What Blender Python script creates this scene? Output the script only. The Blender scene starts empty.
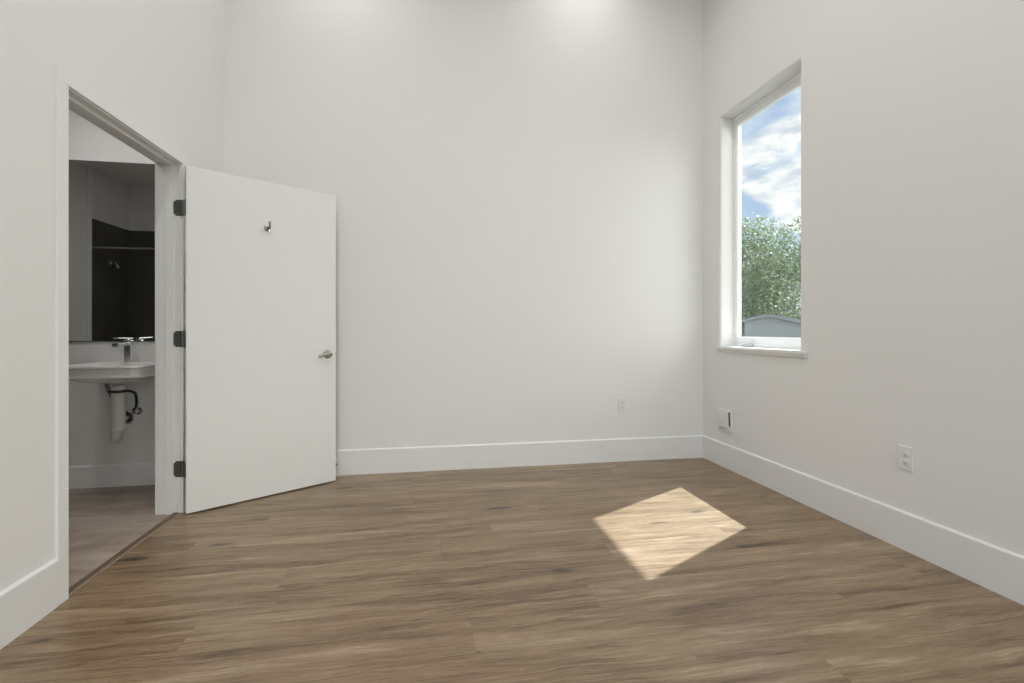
import bpy, bmesh, math, random
from mathutils import Vector, Matrix
random.seed(7)
C = bpy.context.scene.collection
PI = math.pi

# ------------------------------------------------------------------ camera
F_PX = 483.0
YAW = math.radians(9.98)
CAM_H = 1.08
cam_d = bpy.data.cameras.new('camera')
cam = bpy.data.objects.new('camera', cam_d); C.objects.link(cam)
cam_d.sensor_fit = 'HORIZONTAL'; cam_d.sensor_width = 36.0
cam_d.lens = 36.0 * F_PX / 1024.0
cam_d.shift_x = 0.0
cam_d.shift_y = -11.0 / 1024.0
cam_d.clip_start = 0.02; cam_d.clip_end = 500
cam.location = (0, 0, CAM_H)
cam.rotation_euler = (PI / 2, 0, -YAW)
bpy.context.scene.camera = cam

# ------------------------------------------------------------------ view
vs = bpy.context.scene.view_settings
vs.view_transform = 'Standard'; vs.look = 'None'
vs.exposure = 0.0; vs.gamma = 1.0; vs.use_curve_mapping = False

# ------------------------------------------------------------------ sky
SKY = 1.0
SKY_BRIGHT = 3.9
def build_world():
    w = bpy.data.worlds.new('sky'); bpy.context.scene.world = w; w.use_nodes = True
    nt = w.node_tree; N = nt.nodes; L = nt.links; N.clear()
    out = N.new('ShaderNodeOutputWorld'); bg = N.new('ShaderNodeBackground')
    tc = N.new('ShaderNodeTexCoord'); sep = N.new('ShaderNodeSeparateXYZ')
    L.new(tc.outputs['Generated'], sep.inputs[0])
    def m(op, a, b=None, c=None):
        n = N.new('ShaderNodeMath'); n.operation = op
        for i, v in enumerate((a, b, c)):
            if v is None: continue
            if isinstance(v, (int, float)): n.inputs[i].default_value = v
            else: L.new(v, n.inputs[i])
        return n.outputs[0]
    az = m('ARCTAN2', sep.outputs[0], sep.outputs[1])
    hl = m('SQRT', m('ADD', m('MULTIPLY', sep.outputs[0], sep.outputs[0]), m('MULTIPLY', sep.outputs[1], sep.outputs[1])))
    e = m('DIVIDE', sep.outputs[2], m('MAXIMUM', hl, 0.05))
    nz = N.new('ShaderNodeTexNoise'); nz.inputs['Scale'].default_value = 9; nz.inputs['Detail'].default_value = 8
    nz.inputs['Roughness'].default_value = 0.62
    mp = N.new('ShaderNodeMapping'); mp.inputs['Scale'].default_value = (1, 1, 2.4); mp.inputs['Location'].default_value = (0.4, 0.1, 0.3)
    L.new(tc.outputs['Generated'], mp.inputs[0]); L.new(mp.outputs[0], nz.inputs['Vector'])
    nn = m('SUBTRACT', nz.outputs[0], 0.5)
    s = m('SUBTRACT', e, m('MULTIPLY', m('SUBTRACT', az, 0.665), 0.42))
    s = m('ADD', s, m('MULTIPLY', nn, 0.10))
    cr = N.new('ShaderNodeValToRGB'); L.new(s, cr.inputs[0])
    el = cr.color_ramp.elements
    el[0].position = 0.0; el[0].color = (1, 1, 1, 1)
    el[1].position = 0.42; el[1].color = (0.12,) * 3 + (1,)
    for p, v in ((0.292, 1.0), (0.302, 0.25), (0.312, 0.25), (0.324, 1.0), (0.352, 1.0), (0.375, 0.2)):
        x = el.new(p); x.color = (v, v, v, 1)
    # blue gap low on the left of the cloud bank
    gap = N.new('ShaderNodeMapRange'); gap.interpolation_type = 'SMOOTHSTEP'
    L.new(m('ADD', m('ADD', e, m('MULTIPLY', az, 1.0)), m('MULTIPLY', nn, 0.08)), gap.inputs[0])
    gap.inputs[1].default_value = 0.865; gap.inputs[2].default_value = 0.89
    gap.inputs[3].default_value = 0.10; gap.inputs[4].default_value = 1.0
    wisps = N.new('ShaderNodeMapRange'); L.new(nz.outputs[0], wisps.inputs[0])
    wisps.inputs[1].default_value = 0.4; wisps.inputs[2].default_value = 0.75
    wisps.inputs[3].default_value = 0.0; wisps.inputs[4].default_value = 0.6
    dens = m('MINIMUM', m('ADD', m('MULTIPLY', cr.outputs[0], gap.outputs[0]), wisps.outputs[0]), 1.0)
    blue = N.new('ShaderNodeMix'); blue.data_type = 'RGBA'
    L.new(e, blue.inputs[0]); blue.inputs[6].default_value = (0.50, 0.68, 0.90, 1); blue.inputs[7].default_value = (0.20, 0.42, 0.88, 1)
    mx = N.new('ShaderNodeMix'); mx.data_type = 'RGBA'
    L.new(dens, mx.inputs[0]); L.new(blue.outputs[2], mx.inputs[6])
    nz2 = N.new('ShaderNodeTexNoise'); nz2.inputs['Scale'].default_value = 22; nz2.inputs['Detail'].default_value = 6; L.new(mp.outputs[0], nz2.inputs['Vector'])
    cc = N.new('ShaderNodeValToRGB'); L.new(nz2.outputs[0], cc.inputs[0])
    cc.color_ramp.elements[0].position = 0.36; cc.color_ramp.elements[0].color = (0.70, 0.77, 0.88, 1)
    cc.color_ramp.elements[1].position = 0.58; cc.color_ramp.elements[1].color = (1.15, 1.15, 1.15, 1)
    L.new(cc.outputs[0], mx.inputs[7])
    L.new(mx.outputs[2], bg.inputs[0])
    # sky brightness added out of view to light the room and back wall (azimuth about 138 degrees)
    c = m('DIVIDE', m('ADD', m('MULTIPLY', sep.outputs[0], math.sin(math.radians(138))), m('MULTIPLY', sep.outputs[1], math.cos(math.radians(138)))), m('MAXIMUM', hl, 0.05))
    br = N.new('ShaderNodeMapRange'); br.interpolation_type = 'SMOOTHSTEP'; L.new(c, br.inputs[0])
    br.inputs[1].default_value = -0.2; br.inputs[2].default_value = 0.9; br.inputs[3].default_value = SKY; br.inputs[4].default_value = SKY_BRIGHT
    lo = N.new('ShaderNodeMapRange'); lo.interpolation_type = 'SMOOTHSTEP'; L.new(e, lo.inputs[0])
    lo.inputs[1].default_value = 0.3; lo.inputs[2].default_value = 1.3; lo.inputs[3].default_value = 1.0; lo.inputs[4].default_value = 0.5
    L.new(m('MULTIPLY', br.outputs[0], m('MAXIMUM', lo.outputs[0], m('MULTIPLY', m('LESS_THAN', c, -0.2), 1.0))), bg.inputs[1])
    warm = N.new('ShaderNodeMix'); warm.data_type = 'RGBA'
    wf = N.new('ShaderNodeMapRange'); L.new(c, wf.inputs[0]); wf.inputs[1].default_value = -0.2; wf.inputs[2].default_value = 0.6; wf.inputs[3].default_value = 0.0; wf.inputs[4].default_value = 0.6
    L.new(wf.outputs[0], warm.inputs[0]); L.new(mx.outputs[2], warm.inputs[6]); warm.inputs[7].default_value = (1.12, 1.07, 1.0, 1)
    L.new(warm.outputs[2], bg.inputs[0])
    L.new(bg.outputs[0], out.inputs[0])
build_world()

# ------------------------------------------------------------------ sun
sun_d = bpy.data.lights.new('sun', 'SUN'); sun_d.energy = 11.8; sun_d.angle = math.radians(0.6); sun_d.color = (0.90, 0.98, 1.06)
sun = bpy.data.objects.new('sun', sun_d); C.objects.link(sun)
SUN_DIR = Vector((-0.875, -0.484, -1.443)).normalized()
sun.rotation_euler = SUN_DIR.to_track_quat('-Z', 'Y').to_euler()
sun.location = (8, 6, 14)

# lamp powers (the lamps themselves are built with their fixtures below)
P_ROOM = 13.6
P_WASH = 3.1
P_BATH = 7.6

# ------------------------------------------------------------------ room measures
XL, XR, YB, YF, ZC = -1.435, 2.322, 3.778, -1.60, 4.30
XLB = -1.560            # bathroom side of the left wall
BX, BY, BZ = -3.41, 1.325, 2.74
DY0, DY1, DZ = 2.232, 3.150, 2.062
WY0, WY1, WZ0, WZ1 = 2.698, 3.536, 0.951, 2.790
XRO = 2.508

# ------------------------------------------------------------------ mesh helpers
def box(bm, x0, x1, y0, y1, z0, z1, mat=None, bevel=0.0):
    r = bmesh.ops.create_cube(bm, size=1.0)
    vv = r['verts']
    M = Matrix.Translation(((x0+x1)/2, (y0+y1)/2, (z0+z1)/2)) @ Matrix.Diagonal((x1-x0, y1-y0, z1-z0, 1))
    if mat is not None: M = mat @ M
    bmesh.ops.transform(bm, matrix=M, verts=vv)
    if bevel > 0:
        es = list({e for v in vv for e in v.link_edges})
        bmesh.ops.bevel(bm, geom=es, offset=bevel, segments=2, profile=0.6, affect='EDGES')
def cyl(bm, p0, p1, r0, r1=None, n=24):
    p0 = Vector(p0); p1 = Vector(p1); r1 = r0 if r1 is None else r1
    d = p1 - p0
    q = d.to_track_quat('Z', 'Y').to_matrix().to_4x4()
    M = Matrix.Translation((p0 + p1) / 2) @ q
    bmesh.ops.create_cone(bm, cap_ends=True, cap_tris=False, segments=n, radius1=r0, radius2=r1, depth=d.length, matrix=M)
def tube(bm, pts, r, n=14, sub=6):
    pts = [Vector(p) for p in pts]
    out = []
    P = [pts[0]] + pts + [pts[-1]]
    for i in range(1, len(P) - 2):
        for k in range(sub):
            t = k / sub; a, b, c, d = P[i-1], P[i], P[i+1], P[i+2]
            out.append(0.5 * ((2*b) + (c-a)*t + (2*a-5*b+4*c-d)*t*t + (3*b-a-3*c+d)*t**3))
    out.append(pts[-1])
    rings = []
    up = None
    for i, p in enumerate(out):
        t = (out[min(i+1, len(out)-1)] - out[max(i-1, 0)]).normalized()
        if up is None:
            up = t.orthogonal().normalized()
        up = (up - t * up.dot(t)).normalized()
        s = t.cross(up)
        rr = r(i / (len(out)-1)) if callable(r) else r
        rings.append([bm.verts.new(p + rr * (math.cos(2*PI*k/n) * up + math.sin(2*PI*k/n) * s)) for k in range(n)])
    for a, b in zip(rings, rings[1:]):
        for k in range(n):
            bm.faces.new((a[k], a[(k+1) % n], b[(k+1) % n], b[k]))
    bm.faces.new(list(reversed(rings[0]))); bm.faces.new(rings[-1])
def lathe(bm, prof, n=32, M=None):
    """prof: list of (r, h) along +Z"""
    rings = []
    M = M or Matrix.Identity(4)
    for r, h in prof:
        rings.append([bm.verts.new(M @ Vector((max(r, 1e-5) * math.cos(2*PI*k/n), max(r, 1e-5) * math.sin(2*PI*k/n), h))) for k in range(n)])
    for a, b in zip(rings, rings[1:]):
        for k in range(n):
            bm.faces.new((a[k], a[(k+1) % n], b[(k+1) % n], b[k]))
    bm.faces.new(list(reversed(rings[0]))); bm.faces.new(rings[-1])
def obj(name, bm, mat, parent=None, smooth=False):
    bmesh.ops.recalc_face_normals(bm, faces=bm.faces[:])
    me = bpy.data.meshes.new(name); bm.to_mesh(me); bm.free()
    if isinstance(mat, (list, tuple)):
        for m_ in mat: me.materials.append(m_)
    else: me.materials.append(mat)
    if smooth:
        for p in me.polygons: p.use_smooth = True
        me.set_sharp_from_angle(angle=math.radians(38))
    o = bpy.data.objects.new(name, me); C.objects.link(o)
    if parent is not None: o.parent = parent
    return o
def tag(o, label, cat, group=None):
    o['label'] = label; o['category'] = cat
    if group: o['group'] = group
    return o
def struct(o, label=None):
    o['kind'] = 'structure'
    if label: o['label'] = label
    return o
def thing(name, label, cat, loc=(0, 0, 0), rotz=0.0, group=None):
    o = bpy.data.objects.new(name, None); C.objects.link(o)
    o.location = loc; o.rotation_euler = (0, 0, rotz); o.empty_display_size = 0.05
    return tag(o, label, cat, group)

# ------------------------------------------------------------------ materials
class NT:
    def __init__(s, name):
        s.m = bpy.data.materials.new(name); s.m.use_nodes = True
        s.t = s.m.node_tree; s.N = s.t.nodes; s.L = s.t.links
        s.b = s.N['Principled BSDF']
    def n(s, typ, **kw):
        x = s.N.new(typ)
        for k, v in kw.items(): setattr(x, k, v)
        return x
    def link(s, a, b): s.L.new(a, b)
    def math(s, op, a, b=None, c=None):
        n = s.N.new('ShaderNodeMath'); n.operation = op
        for i, v in enumerate((a, b, c)):
            if v is None: continue
            if isinstance(v, (int, float)): n.inputs[i].default_value = v
            else: s.L.new(v, n.inputs[i])
        return n.outputs[0]
    def mix(s, f, a, b, mode='MIX'):
        n = s.N.new('ShaderNodeMix'); n.data_type = 'RGBA'; n.blend_type = mode
        for i, v in ((0, f), (6, a), (7, b)):
            if isinstance(v, (int, float)): n.inputs[i].default_value = v
            elif isinstance(v, tuple): n.inputs[i].default_value = v if len(v) == 4 else v + (1,)
            else: s.L.new(v, n.inputs[i])
        return n.outputs[2]
    def ramp(s, f, pts):
        n = s.N.new('ShaderNodeValToRGB'); s.L.new(f, n.inputs[0]); el = n.color_ramp.elements
        while len(el) > 1: el.remove(el[0])
        el[0].position = pts[0][0]; el[0].color = tuple(pts[0][1]) + (1,)
        for p, c in pts[1:]:
            e = el.new(p); e.color = tuple(c) + (1,)
        return n.outputs[0]
    def noise(s, vec, scale, detail=4, rough=0.5, dist=0.0):
        n = s.N.new('ShaderNodeTexNoise'); n.inputs['Scale'].default_value = scale; n.inputs['Detail'].default_value = detail
        n.inputs['Roughness'].default_value = rough; n.inputs['Distortion'].default_value = dist
        if vec is not None: s.L.new(vec, n.inputs['Vector'])
        return n.outputs[0]
    def objco(s): return s.n('ShaderNodeTexCoord').outputs['Object']
    def mapping(s, vec, scale=(1, 1, 1), loc=(0, 0, 0)):
        n = s.n('ShaderNodeMapping'); n.inputs['Scale'].default_value = scale; n.inputs['Location'].default_value = loc
        s.L.new(vec, n.inputs[0]); return n.outputs[0]
    def bump(s, h, strength=0.1, dist=0.01):
        n = s.n('ShaderNodeBump'); n.inputs['Strength'].default_value = strength; n.inputs['Distance'].default_value = dist
        s.L.new(h, n.inputs['Height']); s.L.new(n.outputs[0], s.b.inputs['Normal'])
    def set(s, **kw):
        for k, v in kw.items():
            i = s.b.inputs[k.replace('_', ' ')]
            if isinstance(v, (int, float, tuple)):
                i.default_value = (v + (1,)) if isinstance(v, tuple) and len(v) == 3 else v
            else: s.L.new(v, i)
        return s

def paint(name, col, rough=0.6, tex=0.02, spec=0.3, scale=220):
    m = NT(name); co = m.objco()
    m.set(Roughness=rough, Base_Color=col, Specular_IOR_Level=spec)
    n = m.noise(co, 1.1, 3)
    c = m.mix(n, tuple(x * 0.985 for x in col), tuple(min(1, x * 1.01) for x in col))
    m.set(Base_Color=c)
    m.bump(m.noise(co, scale, 3), tex, 0.002)
    return m.m
def plain(name, col, rough=0.5, metal=0.0, spec=0.5, bump=0.0):
    m = NT(name); co = m.objco()
    n = m.noise(co, 30, 3)
    m.set(Metallic=metal, Specular_IOR_Level=spec,
          Base_Color=m.mix(n, tuple(x * 0.94 for x in col), tuple(min(1, x * 1.03) for x in col)),
          Roughness=m.math('ADD', rough - 0.03, m.math('MULTIPLY', n, 0.06)))
    if bump: m.bump(m.noise(co, 120, 4), bump, 0.002)
    return m.m

M_WALL = paint('wall_paint', (0.80, 0.794, 0.778), 0.7, 0.12, 0.25, 160)
M_CEIL = paint('ceiling_paint', (0.85, 0.85, 0.835), 0.85, 0.05)
M_TRIM = paint('trim_paint', (0.80, 0.80, 0.787), 0.42, 0.02, 0.45)
M_DOOR = paint('door_paint', (0.80, 0.80, 0.785), 0.45, 0.03, 0.4)
M_BATHWALL = paint('bathroom_paint', (0.74, 0.735, 0.715), 0.6, 0.05)
M_VINYL = plain('white_vinyl', (0.93, 0.93, 0.925), 0.35)
M_PLATE = plain('white_plastic', (0.78, 0.775, 0.76), 0.35)
M_SLOT = plain('dark_slot', (0.05, 0.048, 0.045), 0.6)
M_BLACK = plain('black_rubber', (0.012, 0.012, 0.012), 0.5)
M_CHROME = plain('chrome', (0.80, 0.80, 0.79), 0.24, 1.0)
M_NICKEL = plain('satin_nickel', (0.42, 0.41, 0.39), 0.24, 1.0)
M_HOOK = plain('polished_hook_metal', (0.30, 0.30, 0.29), 0.2, 1.0)
M_HINGE = plain('dark_steel', (0.16, 0.16, 0.15), 0.42, 0.75)
M_SCREW = plain('screw_steel', (0.30, 0.30, 0.28), 0.35, 0.9)
M_PORC = plain('white_porcelain', (0.82, 0.81, 0.79), 0.12)
M_PVC = plain('white_pipe_plastic', (0.62, 0.60, 0.58), 0.4)
M_GREYPIPE = plain('grey_pipe_sleeve', (0.22, 0.21, 0.21), 0.5)
M_RUBBERW = plain('white_rubber', (0.70, 0.70, 0.68), 0.7)

def mat_floor():
    m = NT('oak_plank_floor'); co = m.objco()
    W_, LEN = 0.182, 1.50
    sep = m.n('ShaderNodeSeparateXYZ'); m.link(co, sep.inputs[0])
    X, Y = sep.outputs[0], sep.outputs[1]
    yr = m.math('DIVIDE', m.math('ADD', Y, 0.025), W_); row = m.math('FLOOR', yr); fy = m.math('FRACT', yr)
    wn = m.n('ShaderNodeTexWhiteNoise', noise_dimensions='1D'); m.link(row, wn.inputs['W'])
    xr = m.math('ADD', m.math('DIVIDE', X, LEN), m.math('MULTIPLY', wn.outputs['Value'], 3.7)); col = m.math('FLOOR', xr); fx = m.math('FRACT', xr)
    cid = m.n('ShaderNodeCombineXYZ'); m.link(row, cid.inputs[0]); m.link(col, cid.inputs[1])
    w2 = m.n('ShaderNodeTexWhiteNoise', noise_dimensions='3D'); m.link(cid.outputs[0], w2.inputs['Vector'])
    pv = w2.outputs['Value']
    # plank-local coordinates, shifted per plank
    off = m.n('ShaderNodeVectorMath', operation='SCALE'); m.link(w2.outputs['Color'], off.inputs[0]); off.inputs['Scale'].default_value = 37.0
    wav = m.noise(m.mapping(co, (1.6, 3.0, 1)), 2.2, 3)
    wv = m.n('ShaderNodeCombineXYZ'); m.link(m.math('MULTIPLY', m.math('SUBTRACT', wav, 0.5), 0.055), wv.inputs[1])
    a0 = m.n('ShaderNodeVectorMath', operation='ADD'); m.link(co, a0.inputs[0]); m.link(wv.outputs[0], a0.inputs[1])
    add = m.n('ShaderNodeVectorMath', operation='ADD'); m.link(a0.outputs[0], add.inputs[0]); m.link(off.outputs[0], add.inputs[1])
    pc = add.outputs[0]
    big = m.noise(m.mapping(pc, (0.9, 7.5, 1)), 1.5, 4, 0.55, 0.6)       # broad figure
    mid = m.noise(m.mapping(pc, (1.3, 26, 1)), 1.9, 6, 0.62, 0.9)        # streaks
    fine = m.noise(m.mapping(pc, (5.5, 105, 1)), 2.0, 6, 0.75, 0.3)       # pores
    f = m.math('ADD', m.math('ADD', m.math('MULTIPLY', big, 0.42), m.math('MULTIPLY', mid, 0.42)), m.math('MULTIPLY', fine, 0.30))
    f = m.math('ADD', m.math('SUBTRACT', f, 0.03), m.math('MULTIPLY', m.math('SUBTRACT', pv, 0.5), 0.05))
    col_ = m.ramp(f, [(0.38, (0.048, 0.023, 0.009)), (0.445, (0.125, 0.070, 0.031)), (0.52, (0.212, 0.134, 0.070)), (0.60, (0.285, 0.196, 0.113)), (0.69, (0.43, 0.325, 0.21))])
    # dark grain flecks
    fl = m.noise(m.mapping(pc, (2.2, 34, 1)), 3.4, 7, 0.72, 1.4)
    flm = m.n('ShaderNodeMapRange'); m.link(fl, flm.inputs[0]); flm.inputs[1].default_value = 0.57; flm.inputs[2].default_value = 0.70
    col_ = m.mix(m.math('MULTIPLY', flm.outputs[0], 0.72), col_, (0.070, 0.036, 0.016))
    st = m.noise(m.mapping(pc, (9, 130, 1)), 2.6, 4, 0.7)
    stm = m.n('ShaderNodeMapRange'); m.link(st, stm.inputs[0]); stm.inputs[1].default_value = 0.55; stm.inputs[2].default_value = 0.68
    col_ = m.mix(m.math('MULTIPLY', stm.outputs[0], 0.32), col_, (0.42, 0.33, 0.225))
    # knots
    vo = m.n('ShaderNodeTexVoronoi'); vo.inputs['Scale'].default_value = 1.0
    warp = m.noise(m.mapping(pc, (3, 9, 1)), 4.0, 3)
    kv = m.n('ShaderNodeVectorMath', operation='ADD'); m.link(m.mapping(pc, (1.9, 5.2, 1)), kv.inputs[0])
    cw = m.n('ShaderNodeCombineXYZ'); m.link(m.math('MULTIPLY', warp, 0.10), cw.inputs[0]); m.link(m.math('MULTIPLY', warp, 0.12), cw.inputs[1]); m.link(cw.outputs[0], kv.inputs[1])
    m.link(kv.outputs[0], vo.inputs['Vector'])
    rk = m.math('MULTIPLY', m.n('ShaderNodeSeparateColor').outputs[0], 1.0)
    sc = rk.node.inputs[0].links[0].from_node; m.link(vo.outputs['Color'], sc.inputs[0])
    thr = m.math('MULTIPLY', m.math('POWER', rk, 1.3), 0.13)
    k = m.n('ShaderNodeMapRange', interpolation_type='SMOOTHSTEP'); m.link(m.math('SUBTRACT', thr, vo.outputs['Distance']), k.inputs[0])
    k.inputs[1].default_value = -0.06; k.inputs[2].default_value = 0.005
    k2 = m.n('ShaderNodeMapRange', interpolation_type='SMOOTHSTEP'); m.link(m.math('SUBTRACT', thr, vo.outputs['Distance']), k2.inputs[0])
    k2.inputs[1].default_value = -0.20; k2.inputs[2].default_value = 0.0
    col_ = m.mix(m.math('MULTIPLY', k2.outputs[0], 0.28), col_, (0.10, 0.058, 0.034))
    col_ = m.mix(m.math('MULTIPLY', k.outputs[0], 0.80), col_, (0.032, 0.018, 0.010))
    # seams
    ey = m.math('MINIMUM', fy, m.math('SUBTRACT', 1.0, fy)); ex = m.math('MINIMUM', fx, m.math('SUBTRACT', 1.0, fx))
    sy = m.math('LESS_THAN', ey, 0.0045); sx = m.math('LESS_THAN', ex, 0.0006)
    seam = m.math('MAXIMUM', sy, sx)
    col_ = m.mix(m.math('MULTIPLY', seam, 0.32), col_, (0.06, 0.038, 0.024))
    m.set(Base_Color=col_, Specular_IOR_Level=0.85,
          Roughness=m.math('ADD', 0.29, m.math('MULTIPLY', fine, 0.12)))
    h = m.math('SUBTRACT', m.math('ADD', m.math('MULTIPLY', fine, 0.5), m.math('MULTIPLY', mid, 0.5)), m.math('MULTIPLY', seam, 1.0))
    m.bump(h, 0.10, 0.0015)
    return m.m
M_FLOOR = mat_floor()

def mat_bathfloor():
    m = NT('bathroom_tile_floor'); co = m.objco()
    big = m.noise(m.mapping(co, (1.2, 4.0, 1)), 1.6, 5, 0.6, 0.8)
    fine = m.noise(m.mapping(co, (4, 20, 1)), 6, 4)
    f = m.math('ADD', m.math('MULTIPLY', big, 0.8), m.math('MULTIPLY', fine, 0.2))
    c = m.ramp(f, [(0.35, (0.25, 0.19, 0.145)), (0.5, (0.36, 0.29, 0.235)), (0.68, (0.48, 0.40, 0.34))])
    br = m.n('ShaderNodeTexBrick'); br.offset = 0.5
    m.link(m.mapping(co, (1, 1, 1), (0.2, -0.05, 0)), br.inputs['Vector'])
    br.inputs['Scale'].default_value = 1.0; br.inputs['Brick Width'].default_value = 0.9; br.inputs['Row Height'].default_value = 0.45
    br.inputs['Mortar Size'].default_value = 0.0025
    c = m.mix(m.math('MULTIPLY', br.outputs['Fac'], 0.5), c, (0.12, 0.09, 0.07))
    m.set(Base_Color=c, Roughness=0.42, Specular_IOR_Level=0.45)
    m.bump(f, 0.05, 0.002)
    return m.m
M_BFLOOR = mat_bathfloor()

def mat_tile():
    m = NT('charcoal_wall_tile'); co = m.objco()
    n = m.noise(co, 5, 5)
    c = m.ramp(n, [(0.3, (0.065, 0.062, 0.056)), (0.7, (0.095, 0.090, 0.082))])
    sep = m.n('ShaderNodeSeparateXYZ'); m.link(co, sep.inputs[0])
    u = m.math('ADD', sep.outputs[0], sep.outputs[1])
    def line(v, w, t): 
        f = m.math('FRACT', m.math('DIVIDE', v, w)); return m.math('LESS_THAN', f, t / w)
    g = m.math('MAXIMUM', line(m.math('ADD', u, 10), 0.30, 0.003), line(sep.outputs[2], 0.60, 0.003))
    c = m.mix(m.math('MULTIPLY', g, 0.6), c, (0.012, 0.012, 0.011))
    m.set(Base_Color=c, Roughness=0.4)
    return m.m
M_TILE = mat_tile()

def mat_mirror():
    m = NT('mirror_silver'); co = m.objco()
    n = m.noise(co, 2, 2)
    m.set(Metallic=1.0, Roughness=0.015, Base_Color=m.mix(n, (0.64, 0.64, 0.625), (0.68, 0.68, 0.665)))
    return m.m
M_MIRROR = mat_mirror()

def mat_glass():
    m = NT('window_glass'); N = m.N
    out = [x for x in N if x.type == 'OUTPUT_MATERIAL'][0]; N.remove(m.b)
    tr = N.new('ShaderNodeBsdfTransparent'); tr.inputs[0].default_value = (0.95, 0.97, 0.96, 1)
    gl = N.new('ShaderNodeBsdfGlossy'); gl.inputs['Roughness'].default_value = 0.01; gl.inputs[0].default_value = (0.9, 0.95, 0.93, 1)
    geo = N.new('ShaderNodeNewGeometry')
    dt = m.n('ShaderNodeVectorMath', operation='DOT_PRODUCT'); m.link(geo.outputs['Incoming'], dt.inputs[0]); m.link(geo.outputs['Normal'], dt.inputs[1])
    fr = m.math('ADD', 0.04, m.math('MULTIPLY', m.math('POWER', m.math('SUBTRACT', 1.0, m.math('ABSOLUTE', dt.outputs['Value'])), 5.0), 0.96))
    mx = N.new('ShaderNodeMixShader')
    m.link(fr, mx.inputs[0]); m.link(tr.outputs[0], mx.inputs[1]); m.link(gl.outputs[0], mx.inputs[2])
    m.link(mx.outputs[0], out.inputs[0])
    return m.m
M_GLASS = mat_glass()

def mat_lens(strength):
    m = NT('lamp_lens')
    m.set(Base_Color=(0.9, 0.9, 0.88), Emission_Color=(1.0, 0.97, 0.92), Emission_Strength=strength)
    return m.m
M_LENS = mat_lens(2.0)

def mat_leaf():
    m = NT('tree_leaves'); co = m.objco()
    geo = m.n('ShaderNodeNewGeometry')
    n = m.noise(co, 1.3, 3)
    c1 = m.mix(geo.outputs['Random Per Island'], (0.085, 0.125, 0.06), (0.46, 0.50, 0.26))
    c = m.mix(n, c1, (0.13, 0.20, 0.10))
    m.set(Base_Color=c, Roughness=0.45, Subsurface_Weight=0.0, Specular_IOR_Level=0.5)
    tl = m.N.new('ShaderNodeBsdfTranslucent'); m.link(c, tl.inputs[0])
    ad = m.N.new('ShaderNodeMixShader'); ad.inputs[0].default_value = 0.35
    out = [x for x in m.N if x.type == 'OUTPUT_MATERIAL'][0]
    m.link(m.b.outputs[0], ad.inputs[1]); m.link(tl.outputs[0], ad.inputs[2]); m.link(ad.outputs[0], out.inputs[0])
    return m.m
M_LEAF = mat_leaf()
M_BARK = plain('bark', (0.16, 0.13, 0.10), 0.9, bump=0.4)
def mat_roof():
    m = NT('grey_shingle_roof'); co = m.objco()
    br = m.n('ShaderNodeTexBrick'); br.inputs['Scale'].default_value = 1; br.inputs['Brick Width'].default_value = 0.35; br.inputs['Row Height'].default_value = 0.14
    br.inputs['Mortar Size'].default_value = 0.004
    m.link(co, br.inputs['Vector'])
    br.inputs['Color1'].default_value = (0.19, 0.20, 0.202, 1); br.inputs['Color2'].default_value = (0.23, 0.24, 0.242, 1); br.inputs['Mortar'].default_value = (0.16, 0.17, 0.17, 1)
    m.set(Base_Color=br.outputs[0], Roughness=0.85)
    return m.m
M_ROOF = mat_roof()
M_STUCCO = paint('grey_stucco', (0.25, 0.26, 0.26), 0.9, 0.3)
M_GROUND = plain('outdoor_ground', (0.20, 0.20, 0.17), 0.95, bump=0.5)

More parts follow.
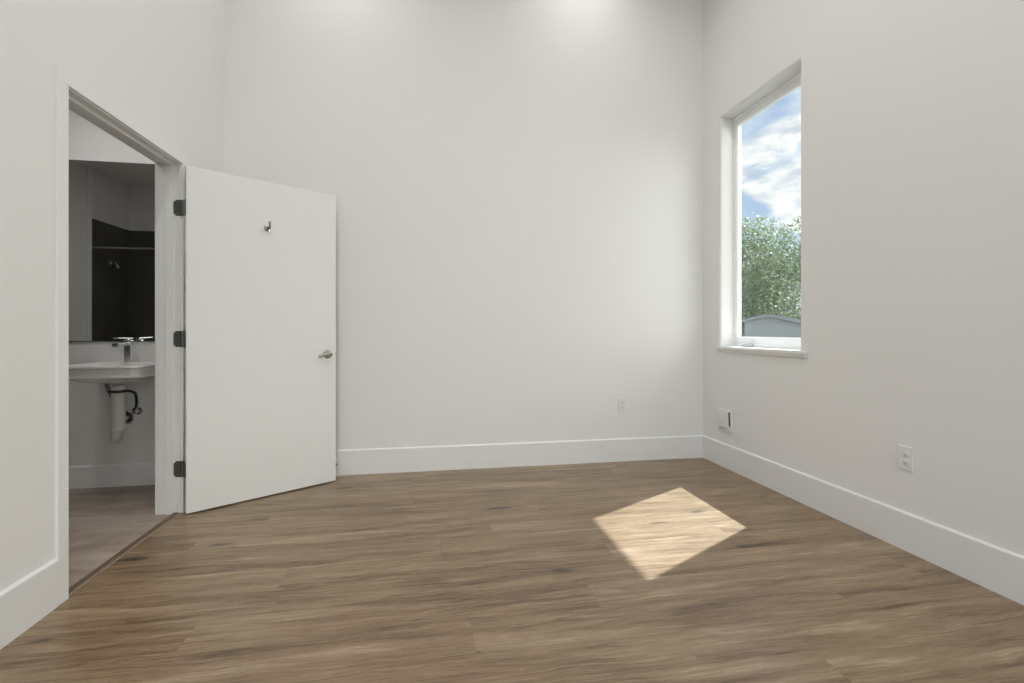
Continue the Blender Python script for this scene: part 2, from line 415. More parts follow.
# ================================================================== SETTING
def room():
    bm = bmesh.new(); box(bm, XL, XR, YF, YB, -0.06, 0.0)
    struct(obj('floor', bm, M_FLOOR), 'wood-look plank floor of the empty room')
    bm = bmesh.new(); box(bm, XLB - 0.20, XR + 0.35, YF - 0.13, YB + 0.13, ZC, ZC + 0.1)
    struct(obj('ceiling', bm, M_CEIL), 'white ceiling of the room')
    bm = bmesh.new(); box(bm, XLB, XRO, YB, YB + 0.12, -0.06, ZC)
    struct(obj('wall_back', bm, M_WALL), 'tall white back wall with an outlet low down')
    # left wall with doorway
    bm = bmesh.new()
    box(bm, XLB, XL, YF, DY0 - 0.019, -0.06, ZC)
    box(bm, XLB, XL, DY1 + 0.019, YB, -0.06, ZC)
    box(bm, XLB, XL, DY0 - 0.019, DY1 + 0.019, DZ + 0.019, ZC)
    struct(obj('wall_left', bm, M_WALL), 'white left wall with the bathroom doorway')
    # right wall with window hole and softly rounded opening edge
    bm = bmesh.new()
    R = 0.024
    def ring(x, g, wide=0.0):
        return [(x, WY0 - g, WZ0), (x, WY1 + g + wide, WZ0), (x, WY1 + g + wide, WZ1 + g), (x, WY0 - g, WZ1 + g)]
    prof = [(XR, R)] + [(XR + R * (1 - math.cos(a)), R * (1 - math.sin(a))) for a in [PI/2*k/5 for k in range(1, 6)]]
    rings = [ring(XR, R)]
    for k in range(1, 6):
        a = PI / 2 * k / 5
        rings.append(ring(XR + R * (1 - math.cos(a)), R * (1 - math.sin(a))))
    rings.append(ring(XRO, 0.0))
    vr = [[bm.verts.new(p) for p in r] for r in rings]
    for a, b in zip(vr, vr[1:]):
        for k in range(4): bm.faces.new((a[k], a[(k+1) % 4], b[(k+1) % 4], b[k]))
    def plate(x, inner):
        o = [bm.verts.new(p) for p in ((x, YF, -0.06), (x, YB, -0.06), (x, YB, ZC), (x, YF, ZC))]
        for k in range(4): bm.faces.new((o[k], o[(k+1) % 4], inner[(k+1) % 4], inner[k]))
        return o
    a = plate(XR, vr[0]); b = plate(XRO, vr[-1])
    for k in range(4): bm.faces.new((a[k], a[(k+1) % 4], b[(k+1) % 4], b[k]))
    bmesh.ops.remove_doubles(bm, verts=bm.verts[:], dist=1e-5)
    struct(obj('wall_right', bm, M_WALL, smooth=True), 'white right wall with the narrow tall window')
    # wall behind the camera, with an invented wide window added to let in daylight
    bm = bmesh.new()
    fx0, fx1, fz0, fz1 = -1.10, 2.00, 0.10, 2.70
    box(bm, XLB, fx0, YF - 0.12, YF, -0.06, ZC); box(bm, fx1, XRO, YF - 0.12, YF, -0.06, ZC)
    box(bm, fx0, fx1, YF - 0.12, YF, -0.06, fz0); box(bm, fx0, fx1, YF - 0.12, YF, fz1, ZC)
    struct(obj('wall_front', bm, M_WALL), 'white wall behind the camera')
    w2 = bpy.data.objects.new('added_window', None); C.objects.link(w2); w2.location = ((fx0+fx1)/2, YF - 0.06, fz0); struct(w2)
    bm = bmesh.new(); hw = (fx1 - fx0) / 2; H = fz1 - fz0
    for (a_, b_, c_, d_) in ((-hw, hw, 0, 0.05), (-hw, hw, H - 0.05, H), (-hw, -hw + 0.05, 0.05, H - 0.05), (hw - 0.05, hw, 0.05, H - 0.05), (-0.03, 0.03, 0.05, H - 0.05)):
        box(bm, a_, b_, -0.03, 0.03, c_, d_)
    obj('window_frame', bm, M_VINYL, w2)
    bm = bmesh.new(); box(bm, -hw + 0.05, -0.03, -0.003, 0.003, 0.05, H - 0.05); box(bm, 0.03, hw - 0.05, -0.003, 0.003, 0.05, H - 0.05)
    obj('pane', bm, M_GLASS, w2)
    # ---- bathroom shell
    bm = bmesh.new(); box(bm, BX, XLB - 0.0, BY, YB, -0.06, 0.0)
    box(bm, XLB, XL - 0.036, DY0 - 0.0, DY1 + 0.0, -0.06, 0.0)
    struct(obj('floor_bathroom', bm, M_BFLOOR), 'brownish bathroom floor past the doorway')
    bm = bmesh.new(); box(bm, BX - 0.1, XLB, BY - 0.1, YB + 0.12, BZ, BZ + 0.08)
    struct(obj('ceiling_bathroom', bm, M_CEIL))
    bm = bmesh.new(); box(bm, BX - 0.1, XLB, YB, YB + 0.12, -0.06, BZ)
    struct(obj('wall_bathroom_back', bm, M_BATHWALL), 'bathroom wall carrying the mirror and sink')
    bm = bmesh.new(); box(bm, BX - 0.1, BX, BY - 0.1, YB, -0.06, BZ)
    struct(obj('wall_bathroom_left', bm, M_BATHWALL))
    bm = bmesh.new(); box(bm, BX, XLB, BY - 0.1, BY, -0.06, BZ)
    struct(obj('wall_bathroom_front', bm, M_BATHWALL))
    bm = bmesh.new(); box(bm, -3.392, -3.358, 1.965, 1.971, 0.0, BZ)
    struct(obj('trim_9', bm, M_TRIM), 'white edge strip of the shower wall seen in the mirror')
    # shower alcove seen in the mirror: built-out wall end, tile to about 2.2 m
    bm = bmesh.new(); box(bm, BX, -3.372, BY, 1.965, 0.0, BZ, bevel=0.0)
    struct(obj('wall_bathroom_shower', bm, M_BATHWALL), 'shower side wall seen in the mirror')
    bm = bmesh.new(); box(bm, -3.372, -3.362, BY + 0.01, 1.945, 0.0, 2.225); box(bm, -3.372, XLB, BY, BY + 0.01, 0.0, 2.225)
    struct(obj('trim_7', bm, M_TILE), 'charcoal shower tile seen in the mirror')
room()

# ---- baseboards: flat board with an eased, sloping top edge
def baseboard(name, p0, p1, nrm, h, t, label=None, m=None):
    """p0, p1 along the wall, nrm = into the room"""
    p0 = Vector((*p0, 0)); p1 = Vector((*p1, 0)); n = Vector((*nrm, 0))
    prof = [(0, 0), (t, 0), (t, h - 0.009), (t - 0.002, h - 0.005), (t - 0.0075, h), (0, h)]
    bm = bmesh.new()
    a = [bm.verts.new(p0 + n * u + Vector((0, 0, v))) for u, v in prof]
    b = [bm.verts.new(p1 + n * u + Vector((0, 0, v))) for u, v in prof]
    k = len(prof)
    for i in range(k): bm.faces.new((a[i], a[(i+1) % k], b[(i+1) % k], b[i]))
    bm.faces.new(a); bm.faces.new(list(reversed(b)))
    return struct(obj(name, bm, m or M_TRIM), label)
BH = 0.188
baseboard('baseboard_back', (XL, YB), (XR, YB), (0, -1), BH, 0.014, 'tall white baseboard along the back wall')
baseboard('baseboard_right', (XR, YF), (XR, YB - 0.014), (-1, 0), BH, 0.014, 'tall white baseboard along the right wall')
baseboard('baseboard_left', (XL, YF), (XL, DY0 - 0.062), (1, 0), BH, 0.014, 'tall white baseboard left of the doorway')
baseboard('baseboard_left', (XL, DY1 + 0.064), (XL, YB - 0.014), (1, 0), BH, 0.014)
baseboard('baseboard_bathroom', (BX, YB), (XLB, YB), (0, -1), 0.152, 0.014, 'white baseboard under the bathroom sink')

# ---- door casing, jamb with stop, threshold
def doorway():
    r = 0.005; cw = 0.057; t = 0.013
    bm = bmesh.new()
    for sx0, sx1 in ((XL, XL + t), (XLB - t, XLB)):
        box(bm, sx0, sx1, DY0 - r - cw, DY0 - r, 0, DZ + r, bevel=0.0015)
        box(bm, sx0, sx1, DY1 + r, DY1 + r + cw, 0, DZ + r, bevel=0.0015)
        box(bm, sx0, sx1, DY0 - r - cw, DY1 + r + cw, DZ + r, DZ + r + cw, bevel=0.0015)
    struct(obj('trim_1', bm, M_TRIM), 'white flat casing around the bathroom doorway')
    bm = bmesh.new()
    box(bm, XLB, XL, DY0 - 0.019, DY0, 0, DZ, bevel=0.001)
    box(bm, XLB, XL, DY1, DY1 + 0.019, 0, DZ, bevel=0.001)
    box(bm, XLB, XL, DY0 - 0.019, DY1 + 0.019, DZ, DZ + 0.019)
    s0, s1, p = XL - 0.076, XL - 0.040, 0.011
    box(bm, s0, s1, DY0, DY0 + p, 0, DZ - p, bevel=0.0012)
    box(bm, s0, s1, DY1 - p, DY1, 0, DZ - p, bevel=0.0012)
    box(bm, s0, s1, DY0, DY1, DZ - p, DZ, bevel=0.0012)
    struct(obj('trim_2', bm, M_TRIM), 'white door jamb with stop')
    # threshold reducer: low wood-tone strip with sloped edges
    bm = bmesh.new()
    prof = [(XL - 0.041, 0.0), (XL - 0.036, 0.006), (XL - 0.012, 0.007), (XL - 0.005, 0.002), (XL - 0.005, 0.0)]
    a = [bm.verts.new((u, DY0 + 0.0005, v)) for u, v in prof]; b = [bm.verts.new((u, DY1 - 0.0005, v)) for u, v in prof]
    for i in range(5): bm.faces.new((a[i], a[(i+1) % 5], b[(i+1) % 5], b[i]))
    bm.faces.new(a); bm.faces.new(list(reversed(b)))
    struct(obj('trim_3', bm, plain('threshold_wood', (0.13, 0.085, 0.055), 0.5)), 'dark wood transition strip in the doorway')
    bm = bmesh.new(); box(bm, XL - 0.005, XL - 0.001, DY0 + 0.001, DY1 - 0.001, 0, 0.003)
    struct(obj('trim_4', bm, plain('threshold_edge', (0.42, 0.33, 0.25), 0.4)), 'pale edge bead of the transition strip')
doorway()

# ---- the open door
def door():
    ang = math.radians(34.6)
    root = bpy.data.objects.new('door_1', None); C.objects.link(root)
    root.location = (-1.385, 3.107, 0); root.rotation_euler = (0, 0, ang); struct(root, 'white flush door standing open into the room')
    W_, T = 0.902, 0.035
    bm = bmesh.new(); box(bm, 0, W_, 0, T, 0.009, 2.044, bevel=0.0015)
    obj('door_leaf', bm, M_DOOR, root)
    # lever handle on the side we see, another on the far side
    for side in (-1, 1):
        y0 = 0.0 if side < 0 else T
        M = Matrix.Translation((0.842, y0, 0.914)) @ Matrix.Rotation(PI/2 if side < 0 else -PI/2, 4, 'X')
        bm = bmesh.new()
        lathe(bm, [(0.031, 0), (0.031, 0.004), (0.029, 0.008), (0.024, 0.0105), (0.0135, 0.012), (0.0115, 0.016), (0.0105, 0.046), (0.012, 0.050), (0.012, 0.058), (0.010, 0.061)], 32, M)
        yy = y0 + side * 0.053
        tube(bm, [(0.846, yy, 0.914), (0.825, yy, 0.915), (0.800, yy, 0.912), (0.775, yy, 0.906), (0.758, yy + 0.006 * -side, 0.902)], lambda t: 0.0125 - 0.002 * t, 12)
        h = obj('door_handle', bm, M_NICKEL, root, True); h['label'] = 'satin nickel lever handle'
        if side < 0:
            bm = bmesh.new(); lathe(bm, [(0.0035, 0), (0.0035, 0.0015)], 12, Matrix.Translation((0.842, yy - 0.012, 0.914)) @ Matrix.Rotation(PI/2, 4, 'X'))
            obj('lock_button', bm, M_SLOT, h)
    bm = bmesh.new(); box(bm, W_ - 0.0005, W_ + 0.001, 0.006, T - 0.006, 0.885, 0.943); box(bm, W_ + 0.001, W_ + 0.009, 0.012, T - 0.012, 0.904, 0.924, bevel=0.002)
    obj('latch', bm, M_HINGE, root)
    # robe hook
    hx, hz = 0.4437, 1.742
    bm = bmesh.new()
    lathe(bm, [(0.019, 0), (0.019, 0.003), (0.016, 0.006), (0.008, 0.008), (0.0065, 0.02)], 28, Matrix.Translation((hx, 0, hz)) @ Matrix.Rotation(PI/2, 4, 'X'))
    obj_h = obj('robe_hook', bm, M_HOOK, root, True); obj_h['label'] = 'small chrome robe hook'
    bm = bmesh.new()
    tube(bm, [(hx, -0.012, hz), (hx, -0.034, hz - 0.008), (hx, -0.047, hz + 0.004), (hx, -0.048, hz + 0.018), (hx, -0.046, hz + 0.028)], lambda t: 0.0072 - 0.001 * t, 12)
    bmesh.ops.create_uvsphere(bm, u_segments=14, v_segments=10, radius=0.0085, matrix=Matrix.Translation((hx, -0.046, hz + 0.030)))
    tube(bm, [(hx, -0.012, hz - 0.002), (hx, -0.026, hz - 0.022), (hx, -0.040, hz - 0.020)], 0.0048, 12)
    obj('hook_prong', bm, M_HOOK, obj_h, True)
    # hinges: built in world coordinates, then moved into the door's frame
    Mi = (Matrix.Translation(root.location) @ Matrix.Rotation(ang, 4, 'Z')).inverted()
    for z in (1.804, 1.030, 0.262):
        bm = bmesh.new()
        box(bm, XL - 0.036, XL + 0.004, DY1 - 0.0022, DY1 + 0.0002, z - 0.047, z + 0.047)
        # rounded outer corners of the leaf
        bmesh.ops.bevel(bm, geom=[e for e in bm.edges if abs(e.verts[0].co.y - e.verts[1].co.y) > 0.001 and e.verts[0].co.x < XL - 0.02], offset=0.010, segments=5, affect='EDGES')
        nk = 5
        for k in range(nk):
            z0 = z - 0.047 + k * 0.094 / nk
            cyl(bm, (XL + 0.013, DY1 - 0.004, z0 + 0.0005), (XL + 0.013, DY1 - 0.004, z0 + 0.094 / nk - 0.0005), 0.0062, n=16)
        cyl(bm, (XL + 0.013, DY1 - 0.004, z - 0.049), (XL + 0.013, DY1 - 0.004, z + 0.049), 0.004, n=12)
        box(bm, XL + 0.006, XL + 0.02, DY1 - 0.0045, DY1 - 0.0025, z - 0.046, z + 0.046)
        bmesh.ops.transform(bm, matrix=Mi, verts=bm.verts[:])
        # leaf let into the hinge edge of the door
        box(bm, -0.0018, 0.0004, 0.003, T + 0.004, z - 0.047, z + 0.047)
        h = obj('hinge', bm, M_HINGE, root, False)
        bm = bmesh.new()
        for (dx, dz) in ((-0.014, 0.033), (-0.025, 0.010), (-0.025, -0.010), (-0.014, -0.033)):
            cyl(bm, (XL + dx, DY1 - 0.0020, z + dz), (XL + dx, DY1 - 0.0031, z + dz), 0.0036, n=12)
        bmesh.ops.transform(bm, matrix=Mi, verts=bm.verts[:])
        obj('screw', bm, M_SCREW, h)
door()

# ---- window
def window():
    root = bpy.data.objects.new('window_1', None); C.objects.link(root)
    root.location = (2.438, (WY0 + WY1) / 2, WZ0); struct(root, 'tall narrow white casement window in the right wall')
    T = Matrix.Translation(-Vector(root.location))
    x0 = 2.438
    def frame(bm, xa, xb, ya, yb, za, zb, wl, wr, wb, wt, bev=0.002):
        box(bm, xa, xb, ya, ya + wr, za, zb, T, bev); box(bm, xa, xb, yb - wl, yb, za, zb, T, bev)
        box(bm, xa, xb, ya + wr, yb - wl, za, za + wb, T, bev); box(bm, xa, xb, ya + wr, yb - wl, zb - wt, zb, T, bev)
    bm = bmesh.new(); frame(bm, x0, x0 + 0.062, WY0, WY1, WZ0, WZ1, 0.016, 0.020, 0.022, 0.020)
    fr = obj('window_frame', bm, M_VINYL, root)
    bm = bmesh.new()
    ya, yb, za, zb = WY0 + 0.021, WY1 - 0.017, WZ0 + 0.024, WZ1 - 0.021
    wl, wr, wb, wt = 0.015, 0.067, 0.052, 0.040
    frame(bm, x0 + 0.008, x0 + 0.052, ya, yb, za, zb, wl, wr, wb, wt, 0.003)
    # glazing bead
    frame(bm, x0 + 0.016, x0 + 0.026, ya + wr - 0.002, yb - wl + 0.002, za + wb - 0.002, zb - wt + 0.002, 0.006, 0.006, 0.007, 0.007, 0.001)
    obj('sash', bm, M_VINYL, root)
    bm = bmesh.new(); box(bm, x0 + 0.028, x0 + 0.033, ya + wr - 0.002, yb - wl + 0.002, za + wb - 0.002, zb - wt + 0.002, T)
    obj('pane', bm, M_GLASS, root)
    # folding crank operator low on the left
    bm = bmesh.new()
    yc = 3.345
    box(bm, x0 - 0.020, x0 + 0.004, yc - 0.060, yc + 0.055, WZ0 + 0.002, WZ0 + 0.018, T, 0.003)
    cyl(bm, T @ Vector((x0 - 0.010, yc - 0.045, WZ0 + 0.016)), T @ Vector((x0 - 0.016, yc - 0.045, WZ0 + 0.040)), 0.009, 0.008, 16)
    tube(bm, [T @ Vector(p) for p in ((x0 - 0.016, yc - 0.045, WZ0 + 0.038), (x0 - 0.020, yc - 0.01, WZ0 + 0.030), (x0 - 0.022, yc + 0.03, WZ0 + 0.022), (x0 - 0.022, yc + 0.05, WZ0 + 0.021))], 0.005, 10)
    c = obj('crank_handle', bm, plain('crank_plastic', (0.60, 0.60, 0.60), 0.4), root, True)
    # stool and apron
    bm = bmesh.new()
    box(bm, XR - 0.018, 2.4385, WY0 + 0.0005, WY1 - 0.0005, WZ0 - 0.018, WZ0 + 0.0015, T)
    box(bm, XR - 0.022, XR - 0.0, 2.627, 3.560, WZ0 - 0.020, WZ0 + 0.0018, T, 0.003)
    obj('window_sill', bm, M_TRIM, root)
    bm = bmesh.new()
    pr = [(XR, WZ0 - 0.020), (XR - 0.017, WZ0 - 0.020), (XR - 0.012, WZ0 - 0.040), (XR, WZ0 - 0.042)]
    a = [bm.verts.new(T @ Vector((u, 2.634, v))) for u, v in pr]; b = [bm.verts.new(T @ Vector((u, 3.553, v))) for u, v in pr]
    for i in range(4): bm.faces.new((a[i], a[(i+1) % 4], b[(i+1) % 4], b[i]))
    bm.faces.new(a); bm.faces.new(list(reversed(b)))
    obj('apron', bm, M_TRIM, root)
window()

# ================================================================== ELECTRICAL
def outlet(loc, rotz, label, kind):
    """local: plate lies in XZ, faces -Y"""
    t = thing('electrical_outlet', label, 'outlet', loc, rotz)
    bm = bmesh.new(); box(bm, -0.036, 0.036, -0.0065, 0, -0.058, 0.058, bevel=0.0028)
    obj('cover_plate', bm, M_PLATE, t)
    if kind == 'duplex':
        for s in (-1, 1):
            bm = bmesh.new()
            M = Matrix.Translation((0, -0.006, s * 0.0195)) @ Matrix.Rotation(PI/2, 4, 'X') @ Matrix.Diagonal((1, 0.84, 1, 1))
            lathe(bm, [(0.0172, 0), (0.0172, 0.0025), (0.0160, 0.0032)], 28, M)
            o = obj('socket', bm, M_PLATE, t, True)
            bm = bmesh.new()
            for x, hh in ((-0.0063, 0.0085), (0.0063, 0.0065)):
                box(bm, x - 0.0012, x + 0.0012, -0.0096, -0.0090, s * 0.0195 + 0.0035 - hh / 2, s * 0.0195 + 0.0035 + hh / 2)
            cyl(bm, (0, -0.0090, s * 0.0195 - 0.0075), (0, -0.0096, s * 0.0195 - 0.0075), 0.0026, n=14)
            obj('socket_slots', bm, M_SLOT, o)
    else:
        bm = bmesh.new(); box(bm, -0.0168, 0.0168, -0.0085, -0.006, -0.0335, 0.0335, bevel=0.0012)
        o = obj('receptacle', bm, M_PLATE, t)
        for s in (-1, 1):
            bm = bmesh.new()
            for x, hh in ((-0.0063, 0.0085), (0.0063, 0.0065)):
                box(bm, x - 0.0012, x + 0.0012, -0.0090, -0.0084, s * 0.0185 + 0.003 - hh / 2, s * 0.0185 + 0.003 + hh / 2)
            cyl(bm, (0, -0.0084, s * 0.0185 - 0.0075), (0, -0.0090, s * 0.0185 - 0.0075), 0.0024, n=14)
            obj('socket_slots', bm, M_SLOT, o)
    for z in ((0,) if kind == 'duplex' else (-0.048, 0.048)):
        bm = bmesh.new(); cyl(bm, (0, -0.0062, z), (0, -0.0074, z), 0.003, n=14)
        obj('screw', bm, M_PLATE, t)
    return t
outlet((1.590, YB, 0.464), 0, 'white rectangular outlet low on the back wall, above its baseboard', 'decora')
outlet((XR, 2.004, 0.453), PI / 2 * -1, 'white duplex outlet on the right wall, nearest the camera', 'duplex')

def wall_box():
    t = thing('wall_vent', 'square white wall cover with a black slot, low under the window by the corner', 'wall cover', (XR, 3.452, 0.372), -PI / 2)
    # local: x along wall (towards camera = +x), -y into the room
    w, h, d = 0.092, 0.086, 0.016
    bm = bmesh.new(); box(bm, -w, w, -d, 0, -h, h, bevel=0.006)
    b = obj('cover_plate', bm, M_PLATE, t)
    bm = bmesh.new(); box(bm, -w + 0.016, w - 0.050, -d - 0.008, -d + 0.001, -h + 0.034, h - 0.014, bevel=0.003)
    obj('raised_panel', bm, M_PLATE, t)
    bm = bmesh.new()
    box(bm, 0.052, 0.070, -d - 0.0012, -d + 0.001, -0.038, 0.070, Matrix.Rotation(math.radians(-3), 4, 'Y'), bevel=0.0004)
    o = obj('slot', bm, M_BLACK, t); o['label'] = 'narrow black slot'
    bm = bmesh.new()
    for z in (-h + 0.026, -h + 0.013):
        box(bm, -w + 0.016, -0.002, -d - 0.0010, -d + 0.001, z - 0.0022, z + 0.0022)
    obj('louvre', bm, plain('louvre_grey', (0.42, 0.41, 0.39), 0.5), t)
wall_box()

def door_stop():
    t = thing('door_stop', 'small door stop fixed to the back baseboard behind the open door', 'door stop', (-0.668, YB - 0.014, 0.085))
    bm = bmesh.new()
    lathe(bm, [(0.011, 0), (0.011, 0.004), (0.006, 0.007), (0.0055, 0.058)], 20, Matrix.Rotation(PI/2, 4, 'X'))
    obj('shaft', bm, M_NICKEL, t, True)
    bm = bmesh.new()
    lathe(bm, [(0.0085, 0.056), (0.0095, 0.060), (0.0095, 0.068), (0.007, 0.072)], 20, Matrix.Rotation(PI/2, 4, 'X'))
    obj('rubber_tip', bm, M_RUBBERW, t, True)
door_stop()

# ================================================================== BATHROOM FITTINGS
def rrect(x0, x1, y0, y1, r, z, n=8):
    """rounded rectangle loop, counter-clockwise; r = (front corners, back corners), front = low y"""
    pts = []
    rf, rb = r
    for cx, cy, a0, rr in ((x1 - rf, y0 + rf, -PI/2, rf), (x1 - rb, y1 - rb, 0, rb), (x0 + rb, y1 - rb, PI/2, rb), (x0 + rf, y0 + rf, PI, rf)):
        for k in range(n + 1):
            a = a0 + PI / 2 * k / n
            pts.append((cx + rr * math.cos(a), cy + rr * math.sin(a), z))
    return pts
def sink():
    cx, yb = -1.972, YB
    t = thing('wall_hung_sink', 'white wall-hung bathroom sink with exposed drain below, under the mirror', 'sink', (cx, yb, 0.72))
    T = Matrix.Translation(-Vector(t.location))
    x0, x1, y0 = cx - 0.252, cx + 0.252, 3.285
    def lp(i, z, back=0.0, r=0.09, rb=0.006, side=None):
        s = i if side is None else side
        return rrect(x0 + s, x1 - s, y0 + i, yb - back, (max(r, 0.01), rb), z)
    L_ = [lp(0.17, 0.728, 0.14, 0.08, 0.05), lp(0.10, 0.742, 0.08, 0.09, 0.05), lp(0.045, 0.768, 0.02, 0.09, 0.02), lp(0.026, 0.774, 0.002, 0.06), lp(0.020, 0.776, 0.0, 0.055), lp(0.018, 0.784, 0, 0.055),
          lp(0.026, 0.794, 0, 0.055), lp(0.026, 0.830, 0, 0.055), lp(0.004, 0.834, 0, 0.055), lp(0.0, 0.838, 0, 0.055), lp(0.0, 0.847, 0, 0.055), lp(0.003, 0.850, 0.0, 0.055),
          lp(0.028, 0.851, 0.125, 0.09, 0.05, 0.032), lp(0.034, 0.848, 0.130, 0.09, 0.05, 0.038), lp(0.050, 0.815, 0.14, 0.085, 0.05, 0.055), lp(0.085, 0.775, 0.16, 0.08, 0.06, 0.09), lp(0.15, 0.757, 0.20, 0.06, 0.05, 0.16)]
    bm = bmesh.new()
    V = [[bm.verts.new(T @ (Vector(p) + Vector((0, 0, 0.014)))) for p in l] for l in L_]
    k = len(V[0])
    for a, b in zip(V, V[1:]):
        for i in range(k): bm.faces.new((a[i], a[(i+1) % k], b[(i+1) % k], b[i]))
    bm.faces.new(V[0]); bm.faces.new(list(reversed(V[-1])))
    obj('basin', bm, M_PORC, t, True)
    # drain: tail pipe, sleeve, trap bend, arm to wall
    dx, dy = -1.955, 3.50
    bm = bmesh.new()
    M = T @ Matrix.Translation((dx, dy, 0))
    lathe(bm, [(0.030, 0.44), (0.036, 0.445), (0.037, 0.46), (0.037, 0.685), (0.040, 0.69), (0.040, 0.715), (0.034, 0.728)], 28, M)
    obj('tail_pipe', bm, M_PVC, t, True)
    bm = bmesh.new()
    tube(bm, [T @ Vector(p) for p in ((dx, dy, 0.47), (dx - 0.012, dy + 0.004, 0.415), (dx - 0.026, dy + 0.022, 0.385), (dx - 0.045, dy + 0.055, 0.385), (dx - 0.062, dy + 0.085, 0.415), (dx - 0.070, dy + 0.10, 0.47), (dx - 0.082, dy + 0.13, 0.51), (dx - 0.11, dy + 0.19, 0.52), (dx - 0.14, YB - 0.001, 0.52))], 0.031, 20)
    lathe(bm, [(0.036, 0), (0.041, 0.004), (0.041, 0.03), (0.036, 0.034)], 24, T @ Matrix.Translation((dx, dy, 0.435)))
    obj('drain_trap', bm, M_PVC, t, True)
    bm = bmesh.new()
    tube(bm, [T @ Vector(p) for p in ((-2.035, 3.52, 0.735), (-2.022, 3.535, 0.68), (-1.995, 3.56, 0.60), (-1.99, 3.60, 0.56))], 0.014, 14)
    o = obj('supply_sleeve', bm, M_GREYPIPE, t, True)
    bm = bmesh.new()
    tube(bm, [T @ Vector(p) for p in ((-1.992, 3.465, 0.690), (-1.93, 3.455, 0.690), (-1.905, 3.50, 0.690), (-1.895, 3.56, 0.670), (-1.915, 3.62, 0.620), (-1.955, 3.69, 0.560), (-1.985, 3.715, 0.535))], 0.0085, 12)
    obj('supply_hose', bm, M_BLACK, t, True)
    bm = bmesh.new()
    tube(bm, [T @ Vector(p) for p in ((-1.96, 3.56, 0.545), (-1.955, 3.60, 0.525), (-1.965, 3.65, 0.50), (-1.99, 3.68, 0.470), (-2.040, 3.73, 0.455))], 0.012, 12)
    obj('supply_hose', bm, M_BLACK, t, True)
    for (vx, vz) in ((-1.985, 0.518), (-2.045, 0.452)):
        bm = bmesh.new()
        lathe(bm, [(0.026, 0), (0.026, 0.004), (0.012, 0.008), (0.010, 0.030), (0.014, 0.032), (0.014, 0.052)], 22, T @ Matrix.Translation((vx, YB, vz)) @ Matrix.Rotation(PI/2, 4, 'X'))
        lathe(bm, [(0.006, 0), (0.018, 0.002), (0.018, 0.012), (0.010, 0.015)], 18, T @ Matrix.Translation((vx, YB - 0.052, vz)) @ Matrix.Rotation(PI/2, 4, 'X') @ Matrix.Diagonal((1, 0.62, 1, 1)))
        obj('shutoff_valve', bm, M_CHROME, t, True)
sink()

def faucet():
    x, y = -2.011, 3.712
    t = thing('faucet', 'chrome single-lever faucet on the back ledge of the bathroom sink', 'faucet', (x, y, 0.865))
    bm = bmesh.new()
    lathe(bm, [(0.027, -0.0005), (0.027, 0.005), (0.024, 0.007)], 28)
    box(bm, -0.021, 0.021, -0.021, 0.021, 0.006, 0.150, bevel=0.005)
    obj('body', bm, M_CHROME, t, False)
    bm = bmesh.new()
    box(bm, -0.018, 0.018, -0.155, -0.019, -0.011, 0.011, Matrix.Translation((0, 0, 0.128)) @ Matrix.Rotation(math.radians(4), 4, 'X'), bevel=0.004)
    s = obj('spout', bm, M_CHROME, t)
    bm = bmesh.new(); cyl(bm, (0, -0.141, 0.110), (0, -0.141, 0.101), 0.011, n=18); obj('aerator', bm, M_NICKEL, s, True)
    bm = bmesh.new()
    cyl(bm, (0, 0, 0.149), (0, 0, 0.158), 0.015, n=20)
    box(bm, -0.014, 0.014, -0.150, 0.022, 0.157, 0.166, Matrix.Rotation(math.radians(-1.5), 4, 'X'), bevel=0.003)
    obj('lever', bm, M_CHROME, t)
faucet()

def mirror():
    t = thing('wall_mirror', 'wide frameless mirror on the bathroom wall above the sink', 'mirror', (-2.31, YB, 1.007))
    bm = bmesh.new(); box(bm, -0.74, 0.74, -0.006, -0.0002, 0, 1.241, bevel=0.0012)
    obj('glass', bm, M_MIRROR, t)
    bm = bmesh.new(); box(bm, -0.74, 0.74, -0.009, -0.0001, -0.006, 0.002)
    o = obj('bottom_channel', bm, M_HINGE, t); o['label'] = 'thin dark channel along the bottom edge'
mirror()

def shower_rod():
    t = thing('shower_rod', 'chrome shower curtain rod seen in the bathroom mirror', 'curtain rod', (-3.372, 1.93, 1.932))
    bm = bmesh.new(); cyl(bm, (0.004, 0, 0), (XLB + 3.372 - 0.004, 0, 0), 0.011, n=18)
    obj('rod', bm, M_NICKEL, t, True)
    for xx, s in ((0.0, 1), (XLB + 3.372, -1)):
        bm = bmesh.new(); lathe(bm, [(0.030, 0), (0.030, 0.006), (0.017, 0.014), (0.015, 0.032)], 24, Matrix.Translation((xx, 0, 0)) @ Matrix.Rotation(s * PI/2, 4, 'Y'))
        obj('flange', bm, M_NICKEL, t, True)
shower_rod()

def shower_head():
    # hangs off the tiled side wall inside the shower
    yv = 1.66
    t = thing('wall_shower', 'small chrome shower fitting on the dark tile, seen in the mirror', 'shower head', (-3.362, yv, 1.81))
    bm = bmesh.new(); lathe(bm, [(0.026, 0), (0.026, 0.004), (0.012, 0.010)], 22, Matrix.Rotation(PI/2, 4, 'Y'))
    obj('flange', bm, M_CHROME, t, True)
    bm = bmesh.new(); tube(bm, [(0.004, 0, 0), (0.035, 0, 0.0), (0.055, 0, -0.012), (0.062, 0, -0.030)], 0.008, 12)
    obj('arm', bm, M_CHROME, t, True)
    bm = bmesh.new(); lathe(bm, [(0.010, 0), (0.014, 0.008), (0.020, 0.026), (0.020, 0.032)], 24, Matrix.Translation((0.061, 0, -0.026)) @ Matrix.Rotation(math.radians(165), 4, 'Y'))
    obj('spray_head', bm, M_CHROME, t, True)
shower_head()

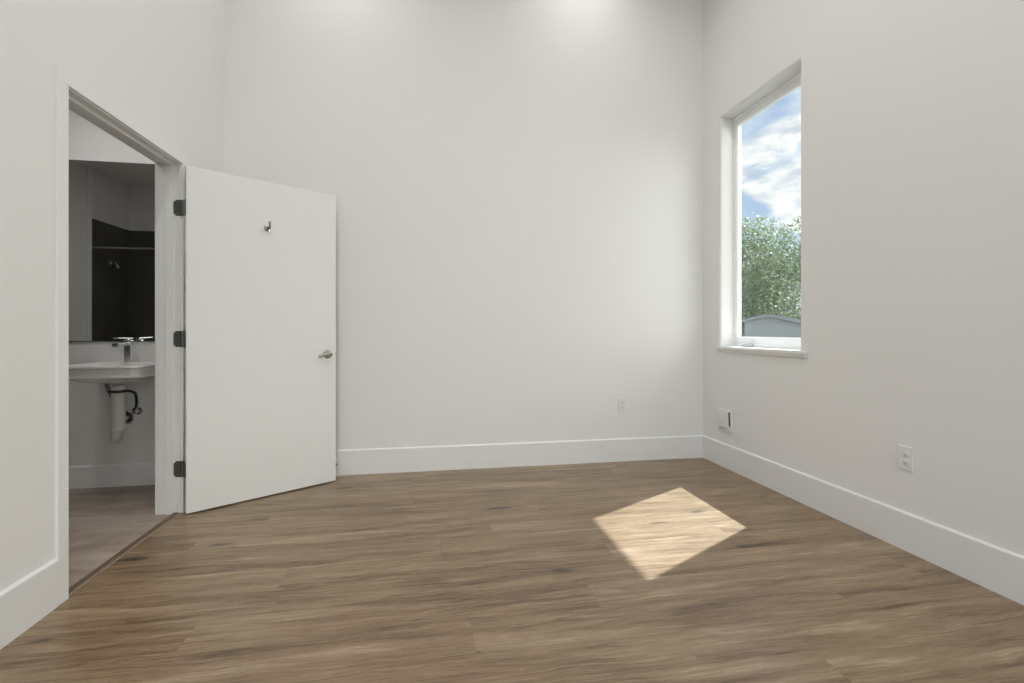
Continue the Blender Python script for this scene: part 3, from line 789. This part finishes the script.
# ================================================================== RECESSED LIGHTS
def downlight(x, y, z, power, label, group, size=0.13, spread=180, color=(1.0, 0.985, 0.972), lens=M_LENS):
    t = thing('recessed_light', label, 'ceiling light', (x, y, z), 0, group)
    bm = bmesh.new()
    prof = [(0.068, 0), (0.068, -0.004), (0.075, -0.006), (0.088, -0.004), (0.090, 0)]
    n = 36; rings = [[bm.verts.new((r * math.cos(2*PI*k/n), r * math.sin(2*PI*k/n), h)) for k in range(n)] for r, h in prof]
    for a, b in zip(rings, rings[1:] + rings[:1]):
        for k in range(n): bm.faces.new((a[k], a[(k+1) % n], b[(k+1) % n], b[k]))
    obj('trim_ring', bm, M_TRIM, t, True)
    bm = bmesh.new(); cyl(bm, (0, 0, -0.001), (0, 0, -0.003), 0.067, n=32); obj('lens', bm, lens, t)
    ld = bpy.data.lights.new('downlight', 'AREA'); ld.shape = 'DISK'; ld.size = size; ld.energy = power; ld.color = color; ld.spread = math.radians(spread)
    lo = bpy.data.objects.new('downlight', ld); C.objects.link(lo); lo.parent = t; lo.location = (0, 0, -0.008)
for i, (x, y) in enumerate(((-0.55, 1.9), (1.40, 1.9), (-0.55, 0.0), (1.40, 0.0))):
    downlight(x, y, ZC, P_ROOM, 'round white recessed ceiling light', 'recessed lights of the room')
for (x, y) in ((-0.66, 3.40), (1.24, 3.40)):
    downlight(x, y, ZC, P_WASH, 'round white recessed ceiling light close to the back wall', 'recessed lights by the back wall', spread=125)
downlight(-2.15, 3.02, BZ, P_BATH, 'round white recessed light in the bathroom ceiling', 'recessed lights of the bathroom')

# ================================================================== OUTDOORS
def outdoors():
    bm = bmesh.new(); box(bm, -60, 70, -60, 70, -3.2, -3.1)
    struct(obj('ground', bm, M_GROUND), 'ground outside the window')
    bm = bmesh.new(); box(bm, XRO, 3.10, YF - 0.4, YB + 1.0, 3.557, 3.70)  # unseen overhang, placed to cut off the far edge of the sun patch
    struct(obj('sun_overhang', bm, M_TRIM), 'unseen overhang added above the window to shape the sun patch')
    # neighbouring house with a grey hipped roof
    h = thing('neighbour_house', 'grey neighbouring building with a low-pitched roof, seen at the bottom of the window', 'house', (12.52, 16.08, -3.1), math.radians(-37.9))
    def prism(bm, prof, y0, y1):
        a = [bm.verts.new((x, y0, z)) for x, z in prof]; b = [bm.verts.new((x, y1, z)) for x, z in prof]
        for i in range(len(prof)): bm.faces.new((a[i], a[(i+1) % len(prof)], b[(i+1) % len(prof)], b[i]))
        bm.faces.new(a); bm.faces.new(list(reversed(b)))
    bm = bmesh.new(); prism(bm, [(-0.78, 0), (-0.78, 4.50), (0, 4.70), (3.3, 3.86), (3.3, 0)], 0, 3.2); obj('wall', bm, M_STUCCO, h)
    bm = bmesh.new(); prism(bm, [(-0.85, 4.49), (-0.85, 4.58), (-0.5, 4.70), (0, 4.79), (0.5, 4.71), (3.5, 3.92), (3.5, 3.82), (0, 4.70)], -0.12, 3.3); obj('roof', bm, M_ROOF, h)
    # tree
    def tree(loc, R, Hc, name, label, n, seed, leaf):
        rnd = random.Random(seed)
        t = thing(name, label, 'tree', loc)
        bm = bmesh.new()
        tube(bm, [(0, 0, 0), (0.06, 0.05, 1.2), (-0.05, 0.1, 2.4), (0.1, 0.0, Hc)], lambda u: 0.20 - 0.10 * u, 12)
        clumps = []
        for k in range(34):
            while True:
                v = Vector((rnd.uniform(-1, 1), rnd.uniform(-1, 1), rnd.uniform(-1, 1)))
                if 0.25 < v.length < 1: break
            p = Vector((v.x * R * 0.86, v.y * R * 0.86, Hc + v.z * R * 0.78))
            clumps.append((p, rnd.uniform(0.34, 0.62) * R * 0.55))
            if k % 2 == 0:
                s = Vector((0, 0, rnd.uniform(1.6, Hc)))
                tube(bm, [s, s.lerp(p, 0.5) + Vector((0, 0, 0.15)), p], lambda u: 0.065 - 0.045 * u, 7, 4)
        obj('trunk', bm, M_BARK, t, True)
        bm = bmesh.new()
        for _ in range(n):
            c, r = clumps[rnd.randrange(len(clumps))]
            d = Vector((rnd.gauss(0, 1), rnd.gauss(0, 1), rnd.gauss(0, 1))).normalized()
            p = c + d * r * (rnd.random() ** 0.35) * Vector((1, 1, 0.8)).length / 1.5
            s = leaf * rnd.uniform(0.6, 1.3)
            q = (d + Vector((rnd.gauss(0, .6), rnd.gauss(0, .6), rnd.gauss(0.5, .6)))).normalized().to_track_quat('Z', 'Y').to_matrix()
            ax = q @ Vector((math.cos(a := rnd.uniform(0, 2*PI)), math.sin(a), 0)); ay = q @ Vector((-math.sin(a), math.cos(a), 0)); nz_ = q @ Vector((0, 0, 1))
            vs_ = [bm.verts.new(p + ax * u * s + ay * v * s + nz_ * w * s) for u, v, w in ((-1, 0, 0), (-0.25, -0.42, 0.1), (0.55, -0.3, 0.08), (1, 0, -0.12), (0.55, 0.3, 0.08), (-0.25, 0.42, 0.1))]
            bm.faces.new(vs_)
        f = obj('foliage', bm, M_LEAF, t); f['kind'] = 'stuff'
    tree((18.5, 23.5, -3.1), 5.5, 5.6, 'tree', 'leafy green tree filling the lower half of the window view', 36000, 3, 0.10)
outdoors()
